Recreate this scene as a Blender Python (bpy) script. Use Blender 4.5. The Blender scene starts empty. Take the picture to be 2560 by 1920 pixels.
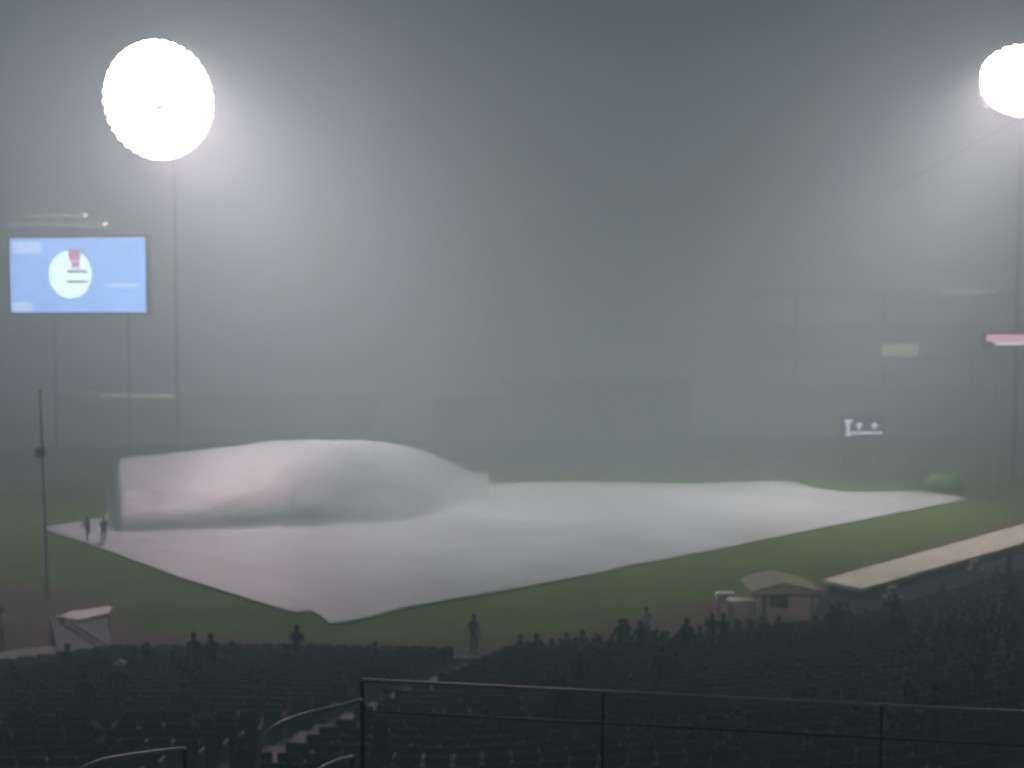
import bpy, bmesh, math, random
from mathutils import Vector, Matrix, noise
random.seed(7)
R = math.radians
S = bpy.context.scene
COL = S.collection

# ------------------------------------------------------------------ camera, world, exposure
CAM_Z, F = 13.0, 1000.0
PITCH = math.atan(44 / F)
cd = bpy.data.cameras.new('camera'); cam = bpy.data.objects.new('camera', cd); COL.objects.link(cam)
cd.sensor_width = 36; cd.lens = 36 * F / 1024; cd.clip_start = 0.05; cd.clip_end = 3000
cam.location = (0, 0, CAM_Z); cam.rotation_euler = (R(90) - PITCH, 0, 0)
S.camera = cam
# the phone was focused close (on the rail side of the crowd), so the field is soft
cd.dof.use_dof = True; cd.dof.focus_distance = 2.2; cd.dof.aperture_fstop = 3.9
wd = bpy.data.worlds.new('World'); S.world = wd; wd.use_nodes = True
nt = wd.node_tree; bg = nt.nodes['Background']
sky = nt.nodes.new('ShaderNodeTexSky'); sky.sky_type = 'NISHITA'; sky.sun_disc = False
sky.sun_elevation = R(-4); sky.sun_rotation = R(200); sky.air_density = 2.0; sky.dust_density = 4.0
tint = nt.nodes.new('ShaderNodeMix'); tint.data_type = 'RGBA'; tint.inputs['Factor'].default_value = 0.85
nt.links.new(sky.outputs[0], tint.inputs[6]); tint.inputs[7].default_value = (0.10, 1.15, 1.25, 1)
nt.links.new(tint.outputs[2], bg.inputs[0]); bg.inputs[1].default_value = 0.075
S.view_settings.view_transform = 'Standard'; S.view_settings.look = 'None'
S.view_settings.exposure = 0.0; S.view_settings.gamma = 1
S.cycles.volume_bounces = 3
LAMP_W = 50000
HAZE = 0.022

# ------------------------------------------------------------------ helpers
cp, sp_ = math.cos(PITCH), math.sin(PITCH)
def ray(px, py):
    a = (px - 512) / F; b = (384 - py) / F
    return Vector((a, cp + b * sp_, -sp_ + b * cp))
def G(px, py, z=0.0):
    r = ray(px, py); t = (z - CAM_Z) / r.z
    return Vector((r.x * t, r.y * t, z))
def W(px, py, Y):
    r = ray(px, py); t = Y / r.y
    return Vector((r.x * t, Y, CAM_Z + r.z * t))

def mat(name, col, rough=0.7, nscale=3.0, namt=0.25, bump=0.0, spec=0.3, metal=0.0, col2=None, bscale=None):
    m = bpy.data.materials.new(name); m.use_nodes = True
    t = m.node_tree; b = t.nodes['Principled BSDF']
    b.inputs['Roughness'].default_value = rough; b.inputs['Metallic'].default_value = metal
    b.inputs['Specular IOR Level'].default_value = spec
    tc = t.nodes.new('ShaderNodeTexCoord'); n = t.nodes.new('ShaderNodeTexNoise')
    n.inputs['Scale'].default_value = nscale; n.inputs['Detail'].default_value = 6
    t.links.new(tc.outputs['Object'], n.inputs['Vector'])
    r = t.nodes.new('ShaderNodeValToRGB')
    c2 = col2 or tuple(min(1, c * (1 + namt)) for c in col)
    r.color_ramp.elements[0].color = (*[c * (1 - namt) for c in col], 1); r.color_ramp.elements[0].position = 0.3
    r.color_ramp.elements[1].color = (*c2, 1); r.color_ramp.elements[1].position = 0.7
    t.links.new(n.outputs['Fac'], r.inputs[0]); t.links.new(r.outputs[0], b.inputs['Base Color'])
    if bump:
        n2 = t.nodes.new('ShaderNodeTexNoise'); n2.inputs['Scale'].default_value = bscale or nscale * 4
        n2.inputs['Detail'].default_value = 5
        t.links.new(tc.outputs['Object'], n2.inputs['Vector'])
        bp = t.nodes.new('ShaderNodeBump'); bp.inputs['Strength'].default_value = bump; bp.inputs['Distance'].default_value = 0.1
        t.links.new(n2.outputs['Fac'], bp.inputs['Height']); t.links.new(bp.outputs[0], b.inputs['Normal'])
    return m
def add_seams(m):
    t = m.node_tree; b = t.nodes['Principled BSDF']; tc = t.nodes.new('ShaderNodeTexCoord')
    mp = t.nodes.new('ShaderNodeMapping'); mp.inputs['Rotation'].default_value = (0, 0, R(35))
    br = t.nodes.new('ShaderNodeTexBrick'); br.inputs['Scale'].default_value = 1.0; br.inputs['Brick Width'].default_value = 18
    br.inputs['Row Height'].default_value = 3.4; br.inputs['Mortar Size'].default_value = 0.07; br.inputs['Mortar Smooth'].default_value = .6
    br.inputs['Color1'].default_value = (1, 1, 1, 1); br.inputs['Color2'].default_value = (.88, .88, .88, 1); br.inputs['Mortar'].default_value = (.60, .60, .60, 1)
    t.links.new(tc.outputs['Object'], mp.inputs['Vector']); t.links.new(mp.outputs[0], br.inputs['Vector'])
    mx = t.nodes.new('ShaderNodeMix'); mx.data_type = 'RGBA'; mx.blend_type = 'MULTIPLY'; mx.inputs['Factor'].default_value = 1
    src = b.inputs['Base Color'].links[0].from_socket
    t.links.new(src, mx.inputs[6]); t.links.new(br.outputs['Color'], mx.inputs[7]); t.links.new(mx.outputs[2], b.inputs['Base Color'])
def emit(name, col, s, nscale=0.0, namt=0.0):
    m = bpy.data.materials.new(name); m.use_nodes = True
    t = m.node_tree; b = t.nodes['Principled BSDF']
    b.inputs['Base Color'].default_value = (0.02, 0.02, 0.02, 1)
    b.inputs['Emission Color'].default_value = (*col, 1); b.inputs['Emission Strength'].default_value = s
    if namt:
        tc = t.nodes.new('ShaderNodeTexCoord'); n = t.nodes.new('ShaderNodeTexNoise'); n.inputs['Scale'].default_value = nscale
        t.links.new(tc.outputs['Object'], n.inputs['Vector'])
        mp = t.nodes.new('ShaderNodeMapRange'); mp.inputs[3].default_value = s * (1 - namt); mp.inputs[4].default_value = s * (1 + namt)
        t.links.new(n.outputs['Fac'], mp.inputs[0]); t.links.new(mp.outputs[0], b.inputs['Emission Strength'])
    return m
M = dict(
    grass=mat('grass', (0.055, 0.098, 0.003), 0.95, 0.35, 0.35, 0.5, 0.15, bscale=9),
    dirt=mat('dirt', (0.062, 0.036, 0.020), 0.85, 0.8, 0.3, 0.4, 0.2, bscale=6),
    tarp=mat('tarp', (0.35, 0.42, 0.40), 0.55, 0.22, 0.12, 0.5, 0.4, bscale=0.5),
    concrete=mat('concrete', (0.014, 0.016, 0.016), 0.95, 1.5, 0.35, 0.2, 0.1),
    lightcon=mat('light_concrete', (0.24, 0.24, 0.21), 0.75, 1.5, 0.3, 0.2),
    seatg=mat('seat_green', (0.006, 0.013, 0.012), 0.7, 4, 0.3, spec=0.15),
    steel=mat('rail_steel', (0.36, 0.38, 0.38), 0.45, 6, 0.3, metal=0.3),
    mastgrey=mat('mast_grey', (0.04, 0.04, 0.04), 0.9, 2, 0.2, spec=0.05),
    galv=mat('galvanised', (0.42, 0.43, 0.43), 0.7, 2, 0.15),
    darksteel=mat('dark_steel', (0.05, 0.052, 0.055), 0.5, 4, 0.3),
    roofcream=mat('dugout_roof', (0.70, 0.76, 0.56), 0.6, 0.9, 0.18, 0.2),
    wallg=mat('wall_green', (0.022, 0.034, 0.028), 0.7, 1.2, 0.35, 0.1),
    far=mat('far_concrete', (0.10, 0.10, 0.10), 0.8, 0.2, 0.4),
    eye=mat('batters_eye', (0.015, 0.022, 0.018), 0.9, 0.3, 0.4),
    board=mat('board_frame', (0.085, 0.085, 0.075), 0.7, 0.5, 0.3),
    white=mat('white_paint', (0.60, 0.60, 0.56), 0.6, 3, 0.15),
    canvas=mat('canvas', (0.26, 0.29, 0.18), 0.8, 2, 0.25, 0.2),
    yellow=mat('yellow_pad', (0.16, 0.14, 0.035), 0.7, 2, 0.35),
    greenv=mat('green_canvas', (0.17, 0.38, 0.12), 0.7, 2, 0.3, 0.2),
    rubber=mat('rubber', (0.02, 0.02, 0.02), 0.8, 4, 0.3),
    skin=mat('skin', (0.22, 0.13, 0.095), 0.6, 8, 0.1),
    hair=mat('hair', (0.02, 0.014, 0.01), 0.7, 20, 0.4),
    jk_black=mat('jacket_black', (0.008, 0.009, 0.010), 0.8, 6, 0.3, spec=0.1),
    jk_navy=mat('jacket_navy', (0.008, 0.010, 0.028), 0.8, 6, 0.3, spec=0.1),
    jk_red=mat('jacket_maroon', (0.040, 0.014, 0.016), 0.8, 6, 0.3),
    jk_grey=mat('jacket_grey', (0.05, 0.053, 0.056), 0.8, 6, 0.3),
    jk_white=mat('jacket_white', (0.50, 0.46, 0.42), 0.6, 6, 0.15),
    trousers=mat('trousers', (0.010, 0.011, 0.014), 0.9, 6, 0.3, spec=0.1),
    lens=emit('lamp_lens', (1.0, 0.66, 0.75), 560),
    screen=emit('screen_blue', (0.27, 0.50, 1.0), 5.6, 0.35, 0.25),
    ball=emit('screen_ball', (0.72, 0.93, 1.0), 7.5, 0.3, 0.1),
    pinkled=emit('screen_red', (0.85, 0.36, 0.62), 3.6),
    lilac=emit('screen_lilac', (0.48, 0.66, 1.0), 6.0),
    greyled=emit('screen_grey', (0.30, 0.42, 0.5), 2.0),
    ribbon=emit('ribbon_pink', (1.0, 0.48, 0.66), 3.2),
    ribbonw=emit('ribbon_white', (1.0, 0.85, 0.95), 3.6),
    warmlit=emit('warm_window', (1.0, 0.95, 0.62), 1.6),
    signled=emit('sign_lavender', (0.80, 0.78, 1.0), 3.4),
    signdim=emit('sign_violet', (0.45, 0.35, 0.60), 0.35),
)

add_seams(M['tarp'])
def tag(o, label=None, cat=None, group=None, kind=None):
    if label: o['label'] = label
    if cat: o['category'] = cat
    if group: o['group'] = group
    if kind: o['kind'] = kind
    return o
def empty(name, loc, label, cat, group=None, rz=0):
    o = bpy.data.objects.new(name, None); COL.objects.link(o); o.location = loc; o.rotation_euler.z = rz
    o.empty_display_size = 0.3
    return tag(o, label, cat, group)
def obj(name, bm, m, parent=None, smooth=False, loc=None):
    me = bpy.data.meshes.new(name); bmesh.ops.recalc_face_normals(bm, faces=bm.faces); bm.to_mesh(me); bm.free()
    if smooth:
        for p in me.polygons: p.use_smooth = True
    me.materials.append(m)
    o = bpy.data.objects.new(name, me); COL.objects.link(o)
    if parent: o.parent = parent
    if loc: o.location = loc
    return o
def NB(): return bmesh.new()
def box(bm, c, s, rz=0.0, rx=0.0):
    mtx = Matrix.Translation(Vector(c)) @ Matrix.Rotation(rz, 4, 'Z') @ Matrix.Rotation(rx, 4, 'X') @ Matrix.Diagonal((s[0], s[1], s[2], 1))
    bmesh.ops.create_cube(bm, size=1, matrix=mtx)
def bbox(bm, c, s, bev=0.02, rz=0.0, rx=0.0):
    t = NB(); bmesh.ops.create_cube(t, size=1, matrix=Matrix.Diagonal((s[0], s[1], s[2], 1)))
    bmesh.ops.bevel(t, geom=t.edges[:], offset=bev, segments=2, affect='EDGES', profile=0.6)
    me = bpy.data.meshes.new('tmp'); 
    t.transform(Matrix.Translation(Vector(c)) @ Matrix.Rotation(rz, 4, 'Z') @ Matrix.Rotation(rx, 4, 'X'))
    t.to_mesh(me); t.free(); bm.from_mesh(me); bpy.data.meshes.remove(me)
def tube(bm, pts, r, n=8):
    pts = [Vector(p) for p in pts]; rings = []
    for i, p in enumerate(pts):
        d = (pts[min(i + 1, len(pts) - 1)] - pts[max(i - 1, 0)]).normalized()
        a = Vector((0, 0, 1)) if abs(d.z) < 0.9 else Vector((0, 1, 0))
        u = d.cross(a).normalized(); v = d.cross(u).normalized()
        rr = r[i] if isinstance(r, (list, tuple)) else r
        rings.append([bm.verts.new(p + rr * (math.cos(2 * math.pi * k / n) * u + math.sin(2 * math.pi * k / n) * v)) for k in range(n)])
    for a, b in zip(rings, rings[1:]):
        for k in range(n): bm.faces.new((a[k], a[(k + 1) % n], b[(k + 1) % n], b[k]))
    bm.faces.new(rings[0]); bm.faces.new(rings[-1])
def smoothpath(pts, n=5):
    out = []; P = [Vector(p) for p in pts]
    for i in range(len(P) - 1):
        p0 = P[max(i - 1, 0)]; p1 = P[i]; p2 = P[i + 1]; p3 = P[min(i + 2, len(P) - 1)]
        for k in range(n):
            t = k / n
            out.append(0.5 * ((2 * p1) + (p2 - p0) * t + (2 * p0 - 5 * p1 + 4 * p2 - p3) * t * t + (3 * p1 - p0 - 3 * p2 + p3) * t ** 3))
    out.append(P[-1]); return out
def slab(bm, poly, thick):
    top = [bm.verts.new(p) for p in poly]; bot = [bm.verts.new(Vector(p) - Vector((0, 0, thick))) for p in poly]
    bm.faces.new(top); bm.faces.new(bot[::-1]); n = len(poly)
    for i in range(n): bm.faces.new((top[i], bot[i], bot[(i + 1) % n], top[(i + 1) % n]))
def interp(tab, x):
    if x <= tab[0][0]: return tab[0][1]
    for (a, va), (b, vb) in zip(tab, tab[1:]):
        if x <= b: return va + (vb - va) * (x - a) / (b - a)
    return tab[-1][1]
def copy_tree(o, parent=None):
    c = o.copy(); COL.objects.link(c)
    if parent: c.parent = parent
    for ch in list(o.children): copy_tree(ch, c)
    return c

# ------------------------------------------------------------------ ground
bm = NB(); n = 60
for i in range(n + 1):
    for j in range(n + 1):
        bm.verts.new((-600 + 1200 * i / n, -200 + 1200 * j / n, -0.0))
bm.verts.ensure_lookup_table()
for i in range(n):
    for j in range(n):
        a = i * (n + 1) + j; bm.faces.new([bm.verts[k] for k in (a, a + n + 1, a + n + 2, a + 1)])
tag(obj('ground', bm, M['grass']), kind='structure')
def sheet(name, poly, m, z):
    bm = NB(); bm.faces.new([bm.verts.new((p.x, p.y, z)) for p in poly]); o = obj(name, bm, m)
    return tag(o, kind='structure')
# brown warning track along the stand and the dirt at the left, as two sheets
sheet('warning_track', [G(*p) for p in [(-260, 700), (-260, 566), (-60, 572), (70, 590), (118, 608), (140, 632), (300, 640), (480, 640), (560, 634), (600, 626), (680, 606), (740, 596), (826, 579), (870, 563.5), (1024, 519), (1250, 452), (1500, 420), (1500, 560), (1250, 560), (1024, 575), (860, 610), (700, 668), (560, 680), (100, 690)]], M['dirt'], 0.004)

# ------------------------------------------------------------------ tarp
near = [(42, 530), (110, 553), (180, 579), (250, 601), (296, 615), (312, 613), (322, 618), (331, 626), (348, 624), (372, 619), (398, 611), (420, 607), (520, 589.5), (605, 573), (625, 567.5), (680, 557.5), (800, 533), (900, 513), (965, 500.5)]
farr = [(42, 528.5), (70, 523), (116, 518), (125, 500), (300, 488), (480, 484), (560, 482.5), (690, 484.5), (750, 482.5), (795, 482.5), (820, 490), (850, 493), (920, 492), (950, 496), (965, 500)]
htop = [(112, 476), (118, 462), (125, 461), (165, 457), (225, 450), (300, 442), (350, 442.5), (400, 446), (440, 459), (465, 474), (484, 486), (520, 488)]
crease = [(112, 534), (122, 536), (200, 534), (260, 532), (340, 528.5), (410, 525), (440, 516), (470, 505), (490, 500)]
def smst(t): t = max(0, min(1, t)); return t * t * (3 - 2 * t)
def soft(tab, x, w=26):
    if x < 150: w = max(0.5, (x - 124) if x > 126 else 0.5)
    return sum(interp(tab, x + w * (k / 6 - 1)) for k in range(13)) / 13
bm = NB(); cols = []
NC, NT = 420, 90
for i in range(NC + 1):
    px = 42 + (965 - 42) * i / NC
    pn = G(px, interp(near, px)); pf = G(px, interp(farr, px))
    pf.y = max(pf.y, pn.y + 0.02); pf.x = (px - 512) / F * pf.y * 1.0
    pn = G(px, interp(near, px))
    hk = 0.0
    if 106 < px < 490:
        e = min(1, max(0, (px - 106) / 16)); e = e * e * (3 - 2 * e)
        pc = G(px, soft(crease, px)); yr = 80.0 + 9.0 * smst((px - 330) / 160)
        zr = max(0.0, W(px, soft(htop, px), yr).z) * e
        hk = 1.0; yend = max(pf.y, yr + 9)
    col = []
    for j in range(NT + 1):
        t = j / NT
        if hk:
            y = pn.y + (yend - pn.y) * t; dx = pn.x / pn.y
            x = dx * y; z = 0
            if y > pc.y:
                if y < yr:
                    s = (y - pc.y) / (yr - pc.y); z = zr * math.sin(s * math.pi / 2) ** (0.66 + 0.5 * smst((px - 300) / 190))
                else:
                    s = (y - yr) / (yend - yr); z = zr * (math.cos(s * math.pi / 2) ** 1.0)
                z += 0.10 * noise.noise(Vector((x * .45, y * .6, 3))) * min(1, zr)
        else:
            p = pn.lerp(pf, t); x, y, z = p.x, p.y, 0
        w = noise.noise(Vector((x * .22, y * .22, 0))) * .5 + noise.noise(Vector((x * .8, y * .5, 5))) * .22
        edge = min(1, t * 8, (1 - t) * 8)
        z += 0.05 + max(0, 0.10 + 0.20 * w) * edge
        z += 0.35 * math.exp(-((px - 560) / 60) ** 2) * t ** 6 * edge + 0.5 * math.exp(-((px - 765) / 45) ** 2) * t ** 6 * edge
        col.append(bm.verts.new((x, y, z)))
    cols.append(col)
for a, b in zip(cols, cols[1:]):
    for j in range(NT): bm.faces.new((a[j], b[j], b[j + 1], a[j + 1]))
tarp = obj('infield_tarp', bm, M['tarp'], smooth=True)
md = tarp.modifiers.new('thick', 'SOLIDIFY'); md.thickness = 0.04; md.offset = 1
tag(tarp, 'huge pale grey rain tarp over the infield, its left side billowing up', 'tarp')

# ------------------------------------------------------------------ people
def skin_mesh(nodes, m_fn, mats, sub=1):
    names = list(nodes); me = bpy.data.meshes.new('person_body')
    vs = [nodes[k][0] for k in names]; es = [(names.index(nodes[k][1]), names.index(k)) for k in names if nodes[k][1]]
    me.from_pydata(vs, es, []); o = bpy.data.objects.new('tmp', me); COL.objects.link(o)
    o.modifiers.new('skin', 'SKIN')
    for k, v in zip(names, me.skin_vertices[0].data):
        r = nodes[k][2]; v.radius = r if isinstance(r, tuple) else (r, r); v.use_root = (nodes[k][1] is None)
    s = o.modifiers.new('sub', 'SUBSURF'); s.levels = s.render_levels = sub
    dg = bpy.context.evaluated_depsgraph_get(); out = bpy.data.meshes.new_from_object(o.evaluated_get(dg))
    bpy.data.objects.remove(o); bpy.data.meshes.remove(me)
    out.materials.clear()
    for mm in mats: out.materials.append(mm)
    for p in out.polygons:
        p.use_smooth = True; p.material_index = m_fn(p.center)
    out.name = 'person_body'
    return out
def person_nodes(pose, arms='down'):
    N = {}
    def a(k, p, par, r): N[k] = (Vector(p), par, r)
    hip = 0.92 if pose != 'sit' else 0.47
    a('pelvis', (0, 0, hip), None, (0.15, 0.115))
    lean = {'sit': 0.06, 'walk': 0.05, 'crouch': 0.30}.get(pose, 0.0)
    a('waist', (0, lean * .3, hip + .18), 'pelvis', (0.14, 0.105))
    a('chest', (0, lean * .7, hip + .38), 'waist', (0.17, 0.12))
    a('neck', (0, lean, hip + .56), 'chest', (0.062, 0.06))
    a('skull', (0, lean + .02, hip + .66), 'neck', (0.075, 0.085))
    a('crown', (0, lean + .02, hip + .755), 'skull', (0.075, 0.085))
    a('nose', (0, lean + .125, hip + .665), 'skull', 0.014)
    for s, n in ((-1, 'l'), (1, 'r')):
        a(n + 'ear', (s * .085, lean + .01, hip + .67), 'skull', 0.014)
        a(n + 'sh', (s * .19, lean * .9, hip + .48), 'chest', 0.062)
        if arms == 'down' and pose != 'sit':
            el = Vector((s * .25, lean - .02, hip + .20)); wr = Vector((s * .25, lean + .10, hip - .04))
        elif arms == 'pull':
            el = Vector((s * .22, lean + .20, hip + .28)); wr = Vector((s * .12, lean + .42, hip + .12))
        else:
            el = Vector((s * .25, lean + .02, hip + .22)); wr = Vector((s * .13, lean + .27, hip + .16))
        a(n + 'el', el, n + 'sh', 0.048); a(n + 'wr', wr, n + 'el', 0.032)
        d = (wr - el).normalized(); pm = wr + d * .07
        a(n + 'palm', pm, n + 'wr', (0.034, 0.02))
        sx = Vector((0, 1, 0)) if abs(d.z) > .7 else Vector((1, 0, 0))
        for f, (o_, L) in enumerate(((-.030, .062), (-.010, .072), (.010, .068), (.030, .052))):
            q = pm + d * .035 + sx * o_; bend = Vector((-s * .012, 0, -.006 * f))
            a(f'{n}f{f}a', q, n + 'palm', 0.009); a(f'{n}f{f}b', q + d * L * .5 + bend, f'{n}f{f}a', 0.0085); a(f'{n}f{f}c', q + d * L + bend * 2.4, f'{n}f{f}b', 0.007)
        q = pm - d * .02 + sx * .035
        a(n + 'tha', q, n + 'palm', 0.011); a(n + 'thb', q + d * .035 + sx * .02, n + 'tha', 0.009)
        a(n + 'hp', (s * .095, 0, hip - .06), 'pelvis', 0.088)
        if pose == 'sit':
            kn = (s * .12, .44, .50); an = (s * .12, .46, .09)
        elif pose == 'walk':
            kn = (s * .10, .16 * s + .06, .49); an = (s * .10, .24 * s - .05, .09)
        elif pose == 'crouch':
            kn = (s * .14, .22, .50); an = (s * .14, .04, .09)
        else:
            kn = (s * .11, .02, .49); an = (s * .12, -.02, .09)
        a(n + 'kn', kn, n + 'hp', 0.062); a(n + 'an', an, n + 'kn', 0.042)
        a(n + 'toe', (an[0], an[1] + .16, .045), n + 'an', (0.042, 0.035))
    return N
def make_person(pose, jacket, arms='down', hat=None):
    N = person_nodes(pose, arms); hands = [N['lpalm'][0], N['rpalm'][0]]; nz = N['neck'][0].z; hz = N['pelvis'][0].z
    def f(c):
        if c.z > nz + .01: return 0
        if any((c - h).length < .10 for h in hands): return 0
        return 2 if (c.z < hz - .0 or (pose == 'sit' and c.z < .62 and c.y > .12)) else 1
    body = skin_mesh(N, f, [M['skin'], jacket, M['trousers']])
    o = bpy.data.objects.new('person', body); COL.objects.link(o)
    sk = N['crown'][0]; t = NB()
    bmesh.ops.create_uvsphere(t, u_segments=14, v_segments=9, radius=1, matrix=Matrix.Translation(sk + Vector((0, -.022, -.025))) @ Matrix.Diagonal((.098, .108, .105, 1)))
    if hat:
        bmesh.ops.create_cone(t, cap_ends=True, segments=18, radius1=.16, radius2=.10, depth=.025, matrix=Matrix.Translation(sk + Vector((0, 0.0, .0))))
        obj('hat', t, hat, o, smooth=True)
    else: obj('hair', t, M['hair'], o, smooth=True)
    return o

# ------------------------------------------------------------------ near stand: seating bowl
ZF = 1.2
wallpx = [(-300, 690), (-120, 676), (0, 668), (62, 660), (118, 652), (300, 651), (480, 655), (560, 651), (640, 647), (700, 643), (760, 633), (800, 628), (862, 619), (1024, 573), (1200, 522), (1400, 480)]
WP = [G(x, y, ZF) for x, y in wallpx]
dense = []
for a, b in zip(WP, WP[1:]):
    L = (b - a).length; k = max(1, int(L / 1.6))
    for i in range(k): dense.append(a.lerp(b, i / k))
dense.append(WP[-1])
PITCHROW, RISE = 0.85, 0.165
def rowpt(p, k): return Vector((p.x, p.y - PITCHROW * k, ZF - .35 + RISE * k))
NROW = 34
bm = NB()
prof = []
for k in range(NROW): prof += [(k, 0), (k, 1)]
grid = []
for p in dense:
    line = []
    for k in range(NROW):
        base = rowpt(p, k); line.append(bm.verts.new(base)); 
        line.append(bm.verts.new(base + Vector((0, -PITCHROW, 0))))
    base = rowpt(p, NROW); line.append(bm.verts.new(base)); line.append(bm.verts.new((base.x, base.y, -.5)))
    line.insert(0, bm.verts.new((p.x, p.y, -.5)))
    grid.append(line)
for a, b in zip(grid, grid[1:]):
    for j in range(len(a) - 1): bm.faces.new((a[j], b[j], b[j + 1], a[j + 1]))
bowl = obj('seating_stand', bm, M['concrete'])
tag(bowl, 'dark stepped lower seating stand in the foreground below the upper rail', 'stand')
# aisle stairs, pale, in the lower stand
root = empty('aisle_stairs', G(470, 665, 1.0), 'pale concrete aisle stairs running down the dark lower stand to the field wall', 'stairs')
bm = NB()
A = G(480, 660, ZF)
for k in range(0, 30):
    c = rowpt(Vector((A.x - .22 * k, interp([(w.x, w.y) for w in WP], A.x - .22 * k), 0)), k)
    for h in (0, 1):
        box(bm, Vector((c.x, c.y - .22 - .42 * h, c.z + .05 + .075 * h)) - root.location, (.85, .40, .14))
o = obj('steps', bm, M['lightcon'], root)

# field wall with cap and rail
wr = empty('field_wall', WP[4], 'low dark padded wall with a thin pale top rail between the field and the crowd', 'wall')
bm = NB(); o0 = wr.location
for a, b in zip(WP, WP[1:]):
    d = b - a; rz = math.atan2(d.y, d.x); c = (a + b) / 2
    box(bm, Vector((c.x, c.y + .14, ZF / 2 - .1)) - o0, (d.length + .05, .22, ZF - .12), rz)
obj('wall_panel', bm, M['wallg'], wr)
bm = NB(); tube(bm, [p + Vector((0, .14, .10)) - o0 for p in WP[2:10]], .035, 6); obj('top_rail', bm, M['steel'], wr)
bm = NB()
for a, b in zip(WP[2:10], WP[3:11]):
    k = max(1, int((b - a).length / 2.5))
    for i in range(k):
        p = a.lerp(b, i / k) + Vector((0, .14, -.12)) - o0; tube(bm, [p, p + Vector((0, 0, .22))], .025, 6)
obj('rail_posts', bm, M['steel'], wr)

# ------------------------------------------------------------------ seats
def seat_meshes():
    s = NB(); bbox(s, (0, .02, .43), (.46, .42, .05), .02, rx=R(4))
    b = NB(); bbox(b, (0, -.22, .66), (.46, .04, .44), .018, rx=R(8))
    f = NB(); bbox(f, (0, -.06, .30), (.035, .30, .60), .01)
    return s, b, f
s, b, f = seat_meshes()
seat0 = empty('stadium_seat', (0, 0, 0), 'dark green folding stadium seat in the shadowed lower stand', 'seat', 'folding seats in the lower stand')
obj('seat', s, M['seatg'], seat0); obj('backrest', b, M['seatg'], seat0); sf = obj('side_frame', f, M['darksteel'], seat0, loc=(-.25, 0, 0)); sf2 = sf.copy(); COL.objects.link(sf2); sf2.location.x = .25
xy = [(w.x, w.y) for w in WP]
spots = []
for k in range(NROW):
    x = -30.0 + random.random() * 0.56
    while x < 46:
        y = interp(xy, x) - PITCHROW * k - .50
        z = ZF - .35 + RISE * k
        if y > 12:
            px = 512 + F * x / y; v = Vector((x, y, z + .6 - CAM_Z)); py = 384 - F * (v.y * sp_ + v.z * cp) / (v.y * cp - v.z * sp_)
            ax = A.x - .22 * k
            if -140 < px < 1170 and py < 820 and abs(x - ax) > .85: spots.append((y, x, z, k, px, py))
        x += .56
spots.sort(key=lambda t: t[0])
random.seed(11)
vis = [s for s in spots if 0 < s[4] < 1024 and s[5] < 775]
# who sits where
def crowd_p(s):
    y, x, z, k, px, py = s
    p = .16
    if k < 5 and px > 520: p = .7
    if px > 900 and 600 < py < 690: p = .7
    if px < 520: p = .10 if k > 2 else 0
    if px > 790 and k < 5: p = 0.12
    return p
people_spots = [s for s in vis if random.random() < crowd_p(s)]
random.shuffle(people_spots); people_spots = people_spots[:285]
taken = set((s[1], s[0]) for s in people_spots)
allowed = [s for s in spots]
indiv = set((s[1], s[0]) for s in vis[:296]) 
stuff = NB(); tmpm = bpy.data.meshes.new('tmpseat'); a_, b_, c_ = seat_meshes()
for q in (a_, b_, c_):
    q.free()
one = NB(); box(one, (0, .02, .43), (.46, .42, .05)); box(one, (0, -.22, .66), (.46, .04, .44), rx=R(8)); one.to_mesh(tmpm); one.free()
first = True; scount = 0
def yaw(x): 
    d = (interp(xy, x + .5) - interp(xy, x - .5)); return math.atan(d)
for s in allowed:
    y, x, z, k, px, py = s
    if (x, y) in indiv:
        o = seat0 if first else copy_tree(seat0); first = False; scount += 1
        o.location = (x, y, z); o.rotation_euler.z = yaw(x) * .6
    else:
        nb = len(stuff.verts); stuff.from_mesh(tmpm); stuff.verts.ensure_lookup_table()
        bmesh.ops.transform(stuff, verts=stuff.verts[nb:], matrix=Matrix.Translation((x, y, z)) @ Matrix.Rotation(yaw(x) * .6, 4, 'Z'))
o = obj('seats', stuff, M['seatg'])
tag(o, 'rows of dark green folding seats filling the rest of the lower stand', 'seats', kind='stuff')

kinds = [('sit', M['jk_black'], 'down', None, 'seated spectator in a dark jacket seen from behind in the lower stand', 'spectators seated in black'),
         ('sit', M['jk_navy'], 'down', None, 'seated spectator in a navy jacket seen from behind in the lower stand', 'spectators seated in navy'),
         ('stand', M['jk_black'], 'fold', None, 'standing spectator in a dark jacket looking at the field', 'spectators standing in black'),
         ('stand', M['jk_navy'], 'fold', None, 'standing spectator in a navy jacket looking at the field', 'spectators standing in navy'),
         ('sit', M['jk_red'], 'down', None, 'seated spectator in a maroon top in the lower stand', 'spectators seated in maroon'),
         ('sit', M['jk_grey'], 'down', None, 'seated spectator in a grey jacket in the lower stand', 'spectators seated in grey')]
protos = []
for p in kinds:
    o = make_person(*p[:4]); tag(o, p[4], 'person', p[5]); protos.append([o, False])
for s in people_spots:
    y, x, z, k, px, py = s
    if px > 930 and py > 600: w = (30, 8, 6, 2, 34, 20)
    elif k < 4: w = (45, 18, 7, 3, 6, 12)
    else: w = (44, 20, 6, 4, 8, 12)
    i = random.choices(range(6), w)[0]
    pr = protos[i]; o = pr[0] if not pr[1] else copy_tree(pr[0]); pr[1] = True
    st = kinds[i][0] == 'stand'
    o.location = (x, y + (.30 if st else -.10), z); o.rotation_euler.z = yaw(x) * .6 + random.uniform(-.5, .5)
    sc = random.uniform(.93, 1.05); o.scale = (sc, sc, sc)
for pr in protos:
    if not pr[1]:
        for ch in list(pr[0].children): bpy.data.objects.remove(ch)
        bpy.data.objects.remove(pr[0])
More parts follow.
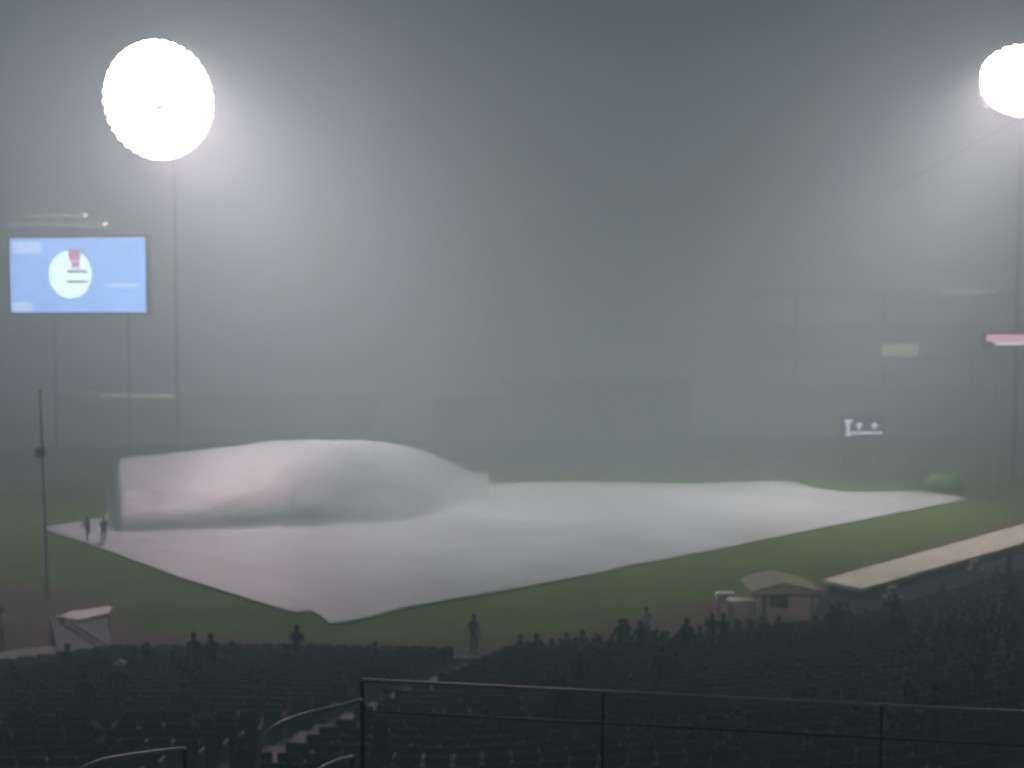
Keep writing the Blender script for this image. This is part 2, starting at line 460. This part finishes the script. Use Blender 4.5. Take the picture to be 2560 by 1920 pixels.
# distinct spectators
def place(o, p, rz=0.0, name='person'):
    o.location = p; o.rotation_euler.z = rz; o.name = name; return o
def onbowl(px, py):
    best = min(spots, key=lambda s: (s[4] - px) ** 2 + ((s[5]) - py) ** 2); return Vector((best[1], best[0] + .25, best[2]))
o = make_person('stand', M['jk_grey'], 'fold', M['white']); place(o, onbowl(109, 712)); tag(o, 'spectator in a small white hat in the dark crowd at lower left', 'person')
o = make_person('stand', M['jk_white'], 'fold'); place(o, G(646, 646, .0), .3); tag(o, 'person in a pale top standing on the track by the field wall', 'person')
o = make_person('stand', M['jk_grey'], 'down', M['jk_grey']); place(o, G(474, 655, .0), -.6); tag(o, 'person in a grey coat standing at the wall above the aisle stairs', 'person')
o = make_person('stand', M['jk_white'], 'down'); place(o, G(3, 648, 0), 2.0); tag(o, 'person in a white shirt at the left edge near the brown dirt', 'person')
# grounds crew at the tarp
o = make_person('walk', M['jk_black'], 'pull'); place(o, G(88, 543), .9); tag(o, 'grounds crew worker in dark clothing, left of the pair at the tarp corner', 'person', 'grounds crew pair at the tarp corner')
o = make_person('stand', M['jk_black'], 'pull'); place(o, G(104, 544), .5); tag(o, 'grounds crew worker in dark clothing, right of the pair at the tarp corner', 'person', 'grounds crew pair at the tarp corner')
o = make_person('crouch', M['jk_navy'], 'pull'); place(o, G(962, 496), 1.2); tag(o, 'dark grounds crew worker bending beside the far right tarp tip', 'person')
# green covered cart by the right tip
g = empty('equipment_cart', G(945, 491), 'bright green covered cart on the grass just beyond the right tip of the tarp', 'cart')
bm = NB(); bbox(bm, (0, 0, .75), (3.0, 1.3, .75), .18); bbox(bm, (-.3, 0, 1.15), (1.8, 1.1, .35), .14); obj('cover', bm, M['greenv'], g, smooth=True)
bm = NB(); box(bm, (0, 0, .36), (2.9, 1.1, .12)); tube(bm, [(1.45, 0, .36), (2.2, 0, .55), (2.5, 0, .9)], .035); obj('chassis', bm, M['darksteel'], g)
for x in (-1, 1):
    for y in (-.58, .58):
        bm = NB(); bmesh.ops.create_cone(bm, cap_ends=True, segments=20, radius1=.28, radius2=.28, depth=.16, matrix=Matrix.Translation((x, y, .28)) @ Matrix.Rotation(R(90), 4, 'X')); obj('wheel', bm, M['rubber'], g)

# ------------------------------------------------------------------ dugout at right
ZR = 1.45
d = empty('dugout', G(862, 600, 0), 'long low dugout with a cream flat roof along the right edge of the field', 'dugout')
poly = [G(822, 580, ZR), G(868, 567, ZR), G(1024, 524, ZR), G(1260, 455, ZR), G(1260, 475, ZR), G(1024, 542.5, ZR), G(862, 588.5, ZR)]
bm = NB(); slab(bm, [p - d.location for p in poly], .16); obj('roof', bm, M['roofcream'], d)
bm = NB(); slab(bm, [Vector((p.x, p.y, ZR - .17)) - d.location for p in [G(828, 581.5, ZR), G(1024, 527, ZR), G(1258, 458, ZR), G(1258, 460, ZR), G(1024, 529.5, ZR), G(832, 583, ZR)]], 1.3); obj('front_wall', bm, M['wallg'], d)
for x, y in ((893, 599), (975, 572), (1060, 548)):
    p = G(x, y, 1.0) - d.location; bm = NB(); bbox(bm, p + Vector((0, 0, .30)), (.42, .35, .60), .05); bbox(bm, p + Vector((0, 0, .08)), (.85, .6, .16), .04); obj('vent', bm, M['lightcon'], d)
o = NB(); slab(o, [G(826, 590, 1.0), G(862, 597, 1.0), G(1024, 552, 1.0), G(1260, 484, 1.0), G(1260, 506, 1.0), G(1024, 578, 1.0), G(862, 625, 1.0), G(800, 634, 1.0)], .9)
tag(obj('walkway', o, M['concrete']), kind='structure')
# photographers' shelter beside the dugout
c = empty('shelter_tent', G(785, 625, 0), 'small tan canopy shelter with a low gable roof left of the dugout', 'shelter')
cl = c.location
P = lambda px, py, y: W(px, py, y) - cl
yb = cl.y
bm = NB()
pts = [(752, 592), (784, 583), (822, 591.5)]
f_ = [P(x, y, yb) for x, y in pts]; k_ = [p + Vector((0, 2.6, 0)) for p in f_]
for a, b2, a2, b3 in ((f_[0], f_[1], k_[0], k_[1]), (f_[1], f_[2], k_[1], k_[2])):
    q = [a, b2, b3, a2]; slab(bm, q, .09)
obj('roof', bm, M['canvas'], c)
bm = NB(); slab(bm, [f_[0] + Vector((.05, -.01, -.1)), f_[2] + Vector((-.05, -.01, -.1)), f_[2] + Vector((-.05, -.06, -.1)), f_[0] + Vector((.05, -.06, -.1))], .14); obj('fascia', bm, M['canvas'], c)
for x, y0 in ((754, 594), (764, 594), (812, 593), (820, 593)):
    p = P(x, y0, yb + (.1 if x in (764, 812) else 2.3)); bm = NB(); tube(bm, [p, Vector((p.x, p.y, 0))], .06 if x != 764 else .11, 8); obj('post', bm, M['canvas'], c)
bm = NB(); a = P(770, 597, yb + .2); b2 = P(788, 608, yb + .2); box(bm, (a + b2) / 2, (abs(b2.x - a.x), .06, abs(a.z - b2.z))); obj('side_curtain', bm, M['canvas'], c)
t = empty('folding_table', G(738, 622, 0), 'small white topped table left of the tan canopy shelter', 'table')
bm = NB(); bbox(bm, (0.15, 0, 1.02), (1.15, .8, .10), .03); obj('tabletop', bm, M['white'], t)
for x in (-.35, .65):
    for y in (-.32, .32): bm = NB(); tube(bm, [(x, y, .98), (x, y, 0)], .025); obj('leg', bm, M['darksteel'], t)
t = empty('equipment_case', G(725, 615, 0), 'small white case on a stand just left of the white table', 'case')
bm = NB(); bbox(bm, (0, 0, .95), (.85, .5, .28), .05); obj('case_body', bm, M['white'], t)
for x in (-.3, .3): bm = NB(); tube(bm, [(x, 0, .82), (x, 0, 0)], .03); obj('leg', bm, M['darksteel'], t)

# ------------------------------------------------------------------ left corner: camera well
d = empty('camera_well', G(85, 650, 0), 'low dark enclosure with a pale flat roof wedge and slanting rail at the lower left', 'enclosure')
dl = d.location
bm = NB(); slab(bm, [G(x, y, 1.5) - dl for x, y in ((57, 617), (72, 611), (112, 606), (108, 613), (78, 619.5))], .10); obj('roof', bm, M['white'], d)
bm = NB(); slab(bm, [G(x, y, 1.38) - dl for x, y in ((50, 618), (70, 610), (110, 608), (107, 614), (112, 650), (60, 660))], 1.2); obj('wall', bm, M['far'], d)
bm = NB(); tube(bm, [G(62, 617, 1.55) - dl, G(112, 648, 1.55) - dl, G(119, 650, 1.5) - dl], .06); obj('slanting_rail', bm, M['lightcon'], d)
bm = NB()
for x, y in ((62, 617), (78, 627), (95, 637.5), (112, 648)):
    p = G(x, y, 1.55) - dl; tube(bm, [p, Vector((p.x, p.y, 0))], .035)
obj('rail_posts', bm, M['lightcon'], d)
o = NB(); slab(o, [G(x, y, ZF + .05) for x, y in ((-160, 664), (-20, 657), (20, 649), (60, 646), (66, 657), (58, 663), (10, 666), (-30, 675), (-160, 690))], .12)
tag(obj('walkway', o, M['lightcon']), kind='structure')
o = NB(); bbox(o, (0, 0, 0), (1.55, .6, .42), .12); q = obj('crowd_barrier_pad', o, M['yellow']); q.location = G(86, 655, 1.25)
tag(q, 'dull yellow padded barrier at the end of the pale walkway, lower left', 'pad')
# tall thin net pole on the left
p0 = G(48, 600, 0); top = W(40, 392, p0.y)
d = empty('net_pole', p0, 'tall thin dark pole rising from the dirt at the left edge', 'pole')
bm = NB(); tube(bm, [(0, 0, 0), (top.x - p0.x + .1, 0, top.z * .5), (top.x - p0.x, 0, top.z)], [.07, .055, .04], 10); obj('shaft', bm, M['far'], d)
bm = NB(); q = W(40, 452, p0.y) - p0; bbox(bm, q, (.42, .3, .45), .05); obj('junction_box', bm, M['dirt'], d)
bm = NB(); bmesh.ops.create_uvsphere(bm, u_segments=12, v_segments=8, radius=.1, matrix=Matrix.Translation(top - p0)); obj('cap', bm, M['darksteel'], d)

# ------------------------------------------------------------------ floodlights
def tower(cx, rows, Y, label, side, outline):
    """rows = list of (py, px_left, px_right)"""
    base = W(cx, 340, Y); base.z = 0
    r = empty('floodlight_tower', base, label, 'floodlight', 'stadium floodlight towers')
    topz = W(cx, rows[0][0], Y).z
    bm = NB(); tube(bm, [(0, 3.2, 0), (0, 3.2, topz)], [.20, .12], 10); obj('mast', bm, M['mastgrey'], r)
    bm = NB()
    for ri, (py, a, b) in enumerate(rows):
        pa = W(a, py, Y) - base; pb = W(b, py, Y) - base
        tube(bm, [pa + Vector((-.4, .5, 0)), pb + Vector((.4, .5, 0))], .06, 6)
    tube(bm, [(0, 3.2, W(cx, rows[4][0], Y).z), (0, .5, W(cx, rows[4][0], Y).z)], .09, 6)
    obj('cross_frame', bm, M['darksteel'], r)
    # template lamp head
    tgt = Vector((0, 77, 0)) if side < 0 else Vector((17, 78, 0)); cen = W((rows[2][1] + rows[2][2]) / 2, rows[2][0], Y)
    dr = (tgt - cen).normalized()
    q = dr.to_track_quat('-Z', 'Y')
    h0 = None; c = 0
    ccx, ccy, rx, ry, lean, ex = outline
    for ring in range(5):
        ax, ay = rx - 7 - 12 * ring, ry - 7 - 12 * ring
        if ring == 4: ax = ay = 0.5
        if ay < 0: break
        k = 1 if ring == 4 else max(4, round(2 * math.pi * math.sqrt((ax * ax + ay * ay) / 2) / (9.0 if ring == 0 else 12.5)))
        for i in range(k):
            th = 2 * math.pi * (i + .5 * (ring % 2)) / k; c_, s_ = math.cos(th), math.sin(th)
            ox = ax * math.copysign(abs(c_) ** (2 / ex), c_); oy = ay * math.copysign(abs(s_) ** (2 / ex), s_)
            p = W(ccx + ox + lean * oy, ccy + oy, Y + (.5 * (i % 2) if ring == 0 else .2)) - base
            if h0 is None:
                bm = NB(); n_ = 16; prof = [(.16, .50), (.34, .36), (.60, .05), (.66, -.12)]
                rings = [[bm.verts.new((rr * math.cos(2 * math.pi * j / n_), rr * math.sin(2 * math.pi * j / n_), zz)) for j in range(n_)] for rr, zz in prof]
                for u, v in zip(rings, rings[1:]):
                    for j in range(n_): bm.faces.new((u[j], u[(j + 1) % n_], v[(j + 1) % n_], v[j]))
                bm.faces.new(rings[0]); h = obj('lamp_head', bm, M['darksteel'], r, smooth=True)
                bm = NB(); bmesh.ops.create_circle(bm, cap_ends=True, segments=16, radius=.65, matrix=Matrix.Translation((0, 0, -.10))); obj('lens', bm, M['lens'], h)
                h0 = h
            else: h = copy_tree(h0, r)
            h.location = p; h.rotation_mode = 'QUATERNION'; h.rotation_quaternion = q; c += 1
    ld = bpy.data.lights.new('floodlight_beam', 'AREA'); ld.shape = 'ELLIPSE'; ld.size = 8; ld.size_y = 8
    ld.energy = LAMP_W * (1.0 if side < 0 else 0.95); ld.spread = R(64); ld.color = (1.0, .77, .82); lo = bpy.data.objects.new('floodlight_beam', ld); COL.objects.link(lo)
    lo.parent = r; lo.location = cen - base + dr * .8; lo.rotation_mode = 'QUATERNION'; lo.rotation_quaternion = q
    return r
EL = [(py, 158 + .10 * (py - 98) - 52 * (1 - ((py - 98) / 59) ** 2) ** .5, 158 + .10 * (py - 98) + 52 * (1 - ((py - 98) / 59) ** 2) ** .5) for py in (45.5, 57, 68.5, 80, 91.5, 103, 114.5, 126, 137.5, 149)]
tower(165, EL, 92, 'blazing white floodlight bank above the blue video board at upper left', -1, (158, 99, 55, 61, .10, 2.0))
tower(1035, [(48, 1014, 1058), (59.5, 998, 1070), (71, 987, 1078), (82.5, 984, 1083), (94, 984, 1085), (105.5, 986, 1085)], 88, 'blazing white floodlight bank cut by the right edge of the view', 1, (1033, 80, 52, 38, -.05, 2.3))

# ------------------------------------------------------------------ video board
Y = 88
c = (W(6, 240, Y) + W(148, 310, Y)) / 2
vb = empty('video_board', (c.x, Y, 0), 'wide glowing blue video board showing a white ball at left below the floodlights', 'video board')
w, h = (150 - 8) / F * Y, 74 / F * Y
cz = c.z
vb.rotation_euler.z = R(-6)
bm = NB(); box(bm, (0, .35, cz), (w + .5, .5, h + .5)); obj('frame', bm, M['board'], vb)
bm = NB(); box(bm, (-2.0, .3, cz + h / 2 + 1.15), (w * .72, .6, .35)); box(bm, (-2.4, .3, cz + h / 2 + 2.0), (w * .5, .5, .3)); obj('header_beam', bm, M['roofcream'], vb)
for x in (-3.5, 3.5):
    bm = NB(); tube(bm, [(x, 2.2, 0), (x, 2.2, cz), (x, .5, cz)], .14, 8); obj('support_post', bm, M['far'], vb)
bm = NB(); bm.faces.new([bm.verts.new(v) for v in ((-w / 2, .08, cz - h / 2), (w / 2, .08, cz - h / 2), (w / 2, .08, cz + h / 2), (-w / 2, .08, cz + h / 2))]); scr = obj('screen', bm, M['screen'], vb)
def disc(bm, cx, cz_, rx, rz, y, n=32, a0=0, a1=2 * math.pi):
    vs = [bm.verts.new((cx + rx * math.cos(a0 + (a1 - a0) * i / n), y, cz_ + rz * math.sin(a0 + (a1 - a0) * i / n))) for i in range(n)]
    bm.faces.new(vs)
bx = -w / 2 + (75 - 8) / 142 * w; bz = cz + h / 2 - (275 - 240) / 74 * h
bm = NB(); disc(bm, bx - .3, bz - .1, 2.0, 2.1, .06); obj('ball_graphic', bm, M['ball'], scr)
bm = NB()
box(bm, (bx + .2, .05, bz + .75), (.75, .02, .55)); box(bm, (bx + .1, .05, bz + 1.6), (1.1, .02, 1.0)); obj('red_emblem', bm, M['pinkled'], scr)
bm = NB()
for zz in (0.15, -.75): box(bm, (bx + .3, .045, bz + zz), (1.9, .02, .22))
obj('text_bars', bm, M['greyled'], scr)
for c0, s0 in (((-w / 2 + 1.1, .05, cz - h / 2 + .5), (1.9, .02, .8)), ((-w / 2 + 1.6, .05, cz + h / 2 - .8), (2.6, .02, 1.0)), ((w / 2 - 2.3, .05, cz - .9), (3, .02, .3))):
    bm = NB(); box(bm, c0, s0); obj('bright_panel', bm, M['lilac'], scr)

# ------------------------------------------------------------------ far stands
def stand(name, x0, x1, y, tiers, label, cat='stand'):
    r = empty(name, ((x0 + x1) / 2, y, 0), label, cat); wd_ = x1 - x0
    z = 0; yy = 0
    for i, (zb, zt, dp) in enumerate(tiers):
        bm = NB(); n_ = max(3, int((zt - zb) / .45))
        for k in range(n_):
            box(bm, (0, yy + dp * (k + .5) / n_ + .25, zb + (zt - zb) * (k + .5) / n_ / 1), (wd_, dp / n_ + .002 * k, (zt - zb) / n_))
        obj('seating_tier', bm, M['far'], r)
        bm = NB(); box(bm, (0, yy, zb + .1), (wd_ + .1, .3, 1.3)); obj('fascia', bm, M['wallg'], r)
        yy += dp * .8
    return r
ls = stand('left_stand', -90, -18, 128, [(1.2, 5.6, 10)], 'low distant outfield stand fading into the fog behind the billowed tarp')
p = W(139, 396, 127.4) - ls.location
bm = NB(); box(bm, p, (10, .2, .46)); obj('lit_strip', bm, M['warmlit'], ls)
be = empty('batters_eye', (W(597.5, 400, 126).x, 126, 0), 'dark rectangular batters eye wall dissolving in the fog at centre', 'wall')
za = W(560, 382, 126).z; x0, x1 = W(505, 400, 126).x, W(690, 400, 126).x
bm = NB(); box(bm, (0, 0, za / 2), (x1 - x0, 1.2, za)); obj('screen_wall', bm, M['eye'], be)
bm = NB()
for i in range(9): box(bm, (-(x1 - x0) / 2 + (x1 - x0) * i / 8, -.65, za / 2), (.3, .3, za + .6))
obj('pilasters', bm, M['far'], be)
bm = NB(); box(bm, (-(x1 - x0) / 2 - 4.6, 1.0, (za - 2) / 2), (9.0, 1.0, za - 2)); obj('side_wall', bm, M['eye'], be)
bm = NB(); box(bm, (0, -.3, za + .35), (x1 - x0 + .8, 2.2, .5)); obj('cap_beam', bm, M['far'], be)
rs = stand('right_stand', 32, 105, 134, [(1.4, 6.5, 9), (10.5, 15.5, 9)], 'tall two tier grandstand lost in the fog at right')
p = W(900, 350, 133) - rs.location; bm = NB(); box(bm, p, (4.8, .25, 1.7)); obj('lit_window', bm, M['warmlit'], rs)
p = W(968, 291, 133) - rs.location; bm = NB(); box(bm, p, (7.2, .3, .55)); obj('lit_window', bm, M['warmlit'], rs)
bm = NB(); box(bm, (0, 9, 19.5), (69, 18, .5)); obj('roof', bm, M['far'], rs)
for x in (-30, -18, -6, 6, 18, 30):
    bm = NB(); tube(bm, [(x, 2, 0), (x, 2, 19.3)], .3, 8); obj('column', bm, M['far'], rs)
# outfield wall
OW = [G(-260, 500), G(-60, 478), G(120, 468), G(430, 462), G(700, 461), G(860, 458), G(1030, 452), G(1300, 446)]
bm = NB()
for a, b in zip(OW, OW[1:]):
    dd = b - a; box(bm, ((a + b) / 2) + Vector((0, 0, 1.2)), (dd.length + .1, .25, 2.4), math.atan2(dd.y, dd.x))
tag(obj('outfield_wall', bm, M['wallg']), 'long dark outfield wall barely visible at the far edge of the grass', 'wall')
# ribbon board at right edge
p = W(1012, 340, 84); rb = empty('ribbon_board', (p.x, 84, 0), 'glowing pink and white ribbon board at the right edge', 'sign')
bm = NB(); box(bm, (.9, .3, p.z), (6.4, .4, 1.3)); obj('housing', bm, M['far'], rb)
bm = NB(); box(bm, (.9, .09, p.z + .15), (6.0, .04, .62)); obj('pink_panel', bm, M['ribbon'], rb)
bm = NB(); box(bm, (1.3, .085, p.z - .3), (5.4, .04, .24)); obj('white_panel', bm, M['ribbonw'], rb)
for x in (-1, 2.4): bm = NB(); tube(bm, [(x, .6, 0), (x, .6, p.z)], .12); obj('post', bm, M['galv'], rb)
# small lit sign with unreadable characters
p = W(863, 428, 92); sg = empty('advertising_sign', (p.x, 92, 0), 'small lavender lit sign with blurred characters and an underline on the right outfield', 'sign')
z = p.z
bm = NB(); box(bm, (0, .2, z), (4.1, .25, 2.3)); obj('panel', bm, M['far'], sg)
bm = NB(); box(bm, (.35, .05, z - .82), (3.0, .04, .35)); obj('violet_band', bm, M['signdim'], sg)
bm = NB(); box(bm, (-1.35, .03, z + .02), (.30, .04, 1.35)); box(bm, (-1.33, .03, z + .62), (.85, .04, .26)); box(bm, (-1.35, .03, z - .62), (.52, .04, .24))
box(bm, (.35, .03, z - .45), (2.9, .04, .2))
for x in (-.45, .95): box(bm, (x + .1, .03, z + .18), (.22, .04, .6), 0, 0); box(bm, (x + .12, .03, z + .3), (.62, .04, .18))
obj('lettering', bm, M['signled'], sg)
for x in (-1.5, 1.5): bm = NB(); tube(bm, [(x, .4, 0), (x, .4, z)], .1); obj('post', bm, M['far'], sg)

# ------------------------------------------------------------------ overhead cable
a = W(1200, 20, 40); b = W(1024, 116, 46); c_ = W(906, 182, 52); e = W(860, 208, 58)
bm = NB(); tube(bm, smoothpath([a, b, c_, e], 6), .011, 6)
tag(obj('netting_cable', bm, M['darksteel']), 'thin dark cable sloping down from the right floodlights', 'cable')

# ------------------------------------------------------------------ upper deck rail (near)
zr = W(365, 680, 6.0).z
def RP(px, py): return W(px, py, (zr - CAM_Z) / (ray(px, py).z / ray(px, py).y))
p1, p2 = RP(362, 680), RP(1024, 712); ext = p2 + (p2 - p1) * .6; 
rl = empty('guard_rail', (p1.x, p1.y, zr - 1.05), 'long thin metal guard rail crossing the dark foreground at right', 'railing')
bm = NB(); tube(bm, [p1 - rl.location, p2 - rl.location, ext - rl.location], .010, 10); obj('top_rail', bm, M['steel'], rl, smooth=True)
dn = Vector((0, 0, -.19)); bm = NB(); tube(bm, [p1 + dn - rl.location, ext + dn - rl.location], .006, 8); obj('mid_rail', bm, M['darksteel'], rl, smooth=True)
for f in (0, .385, .8, 1.25):
    p = p1.lerp(p2, f); bm = NB(); tube(bm, [p - rl.location, p - rl.location + Vector((0, 0, -1.05))], .013 if f == 0 else .008, 8); obj('post', bm, M['darksteel'], rl)
def hook(pts, Y, label, r=.012):
    P_ = [W(x, y, Y + dy) for x, y, dy in pts]; o = P_[0].copy(); o.z -= .9
    e_ = empty('handrail', o, label, 'handrail'); bm = NB(); tube(bm, [q - o for q in smoothpath(P_, 6)], r, 10); obj('tube', bm, M['steel'], e_, smooth=True)
    bm = NB(); q = P_[0]; tube(bm, [q - o, q - o + Vector((0, 0, -.9))], .009); obj('post', bm, M['darksteel'], e_)
hook([(362, 700, .0), (340, 706, -.1), (300, 716, -.3), (276, 726, -.45), (264, 738, -.5), (259, 754, -.5), (258, 790, -.5)], 5.6, 'round-cornered metal handrail curving down left of the guard rail')
hook([(185, 749, 0), (150, 753, -.1), (110, 759, -.2), (84, 768, -.3), (60, 784, -.35)], 5.0, 'curved handrail end at the bottom left corner')
hook([(352, 757, 0), (338, 761, -.1), (318, 771, -.2), (300, 784, -.3)], 5.0, 'short handrail end at the bottom edge below the rounded handrail')

# ------------------------------------------------------------------ haze
bm = NB(); box(bm, (0, 70, 21), (420, 420, 44))
hz = obj('haze', bm, M['far']); hz.data.materials.clear()
hm = bpy.data.materials.new('haze'); hm.use_nodes = True; t = hm.node_tree; t.nodes.clear()
v = t.nodes.new('ShaderNodeVolumePrincipled'); ou = t.nodes.new('ShaderNodeOutputMaterial')
v.inputs['Color'].default_value = (.595, .735, .715, 1); v.inputs['Density'].default_value = HAZE; v.inputs['Anisotropy'].default_value = -0.62
t.links.new(v.outputs[0], ou.inputs['Volume']); hz.data.materials.append(hm)
tag(hz, kind='stuff'); hz['label'] = 'dense night fog filling the ballpark'
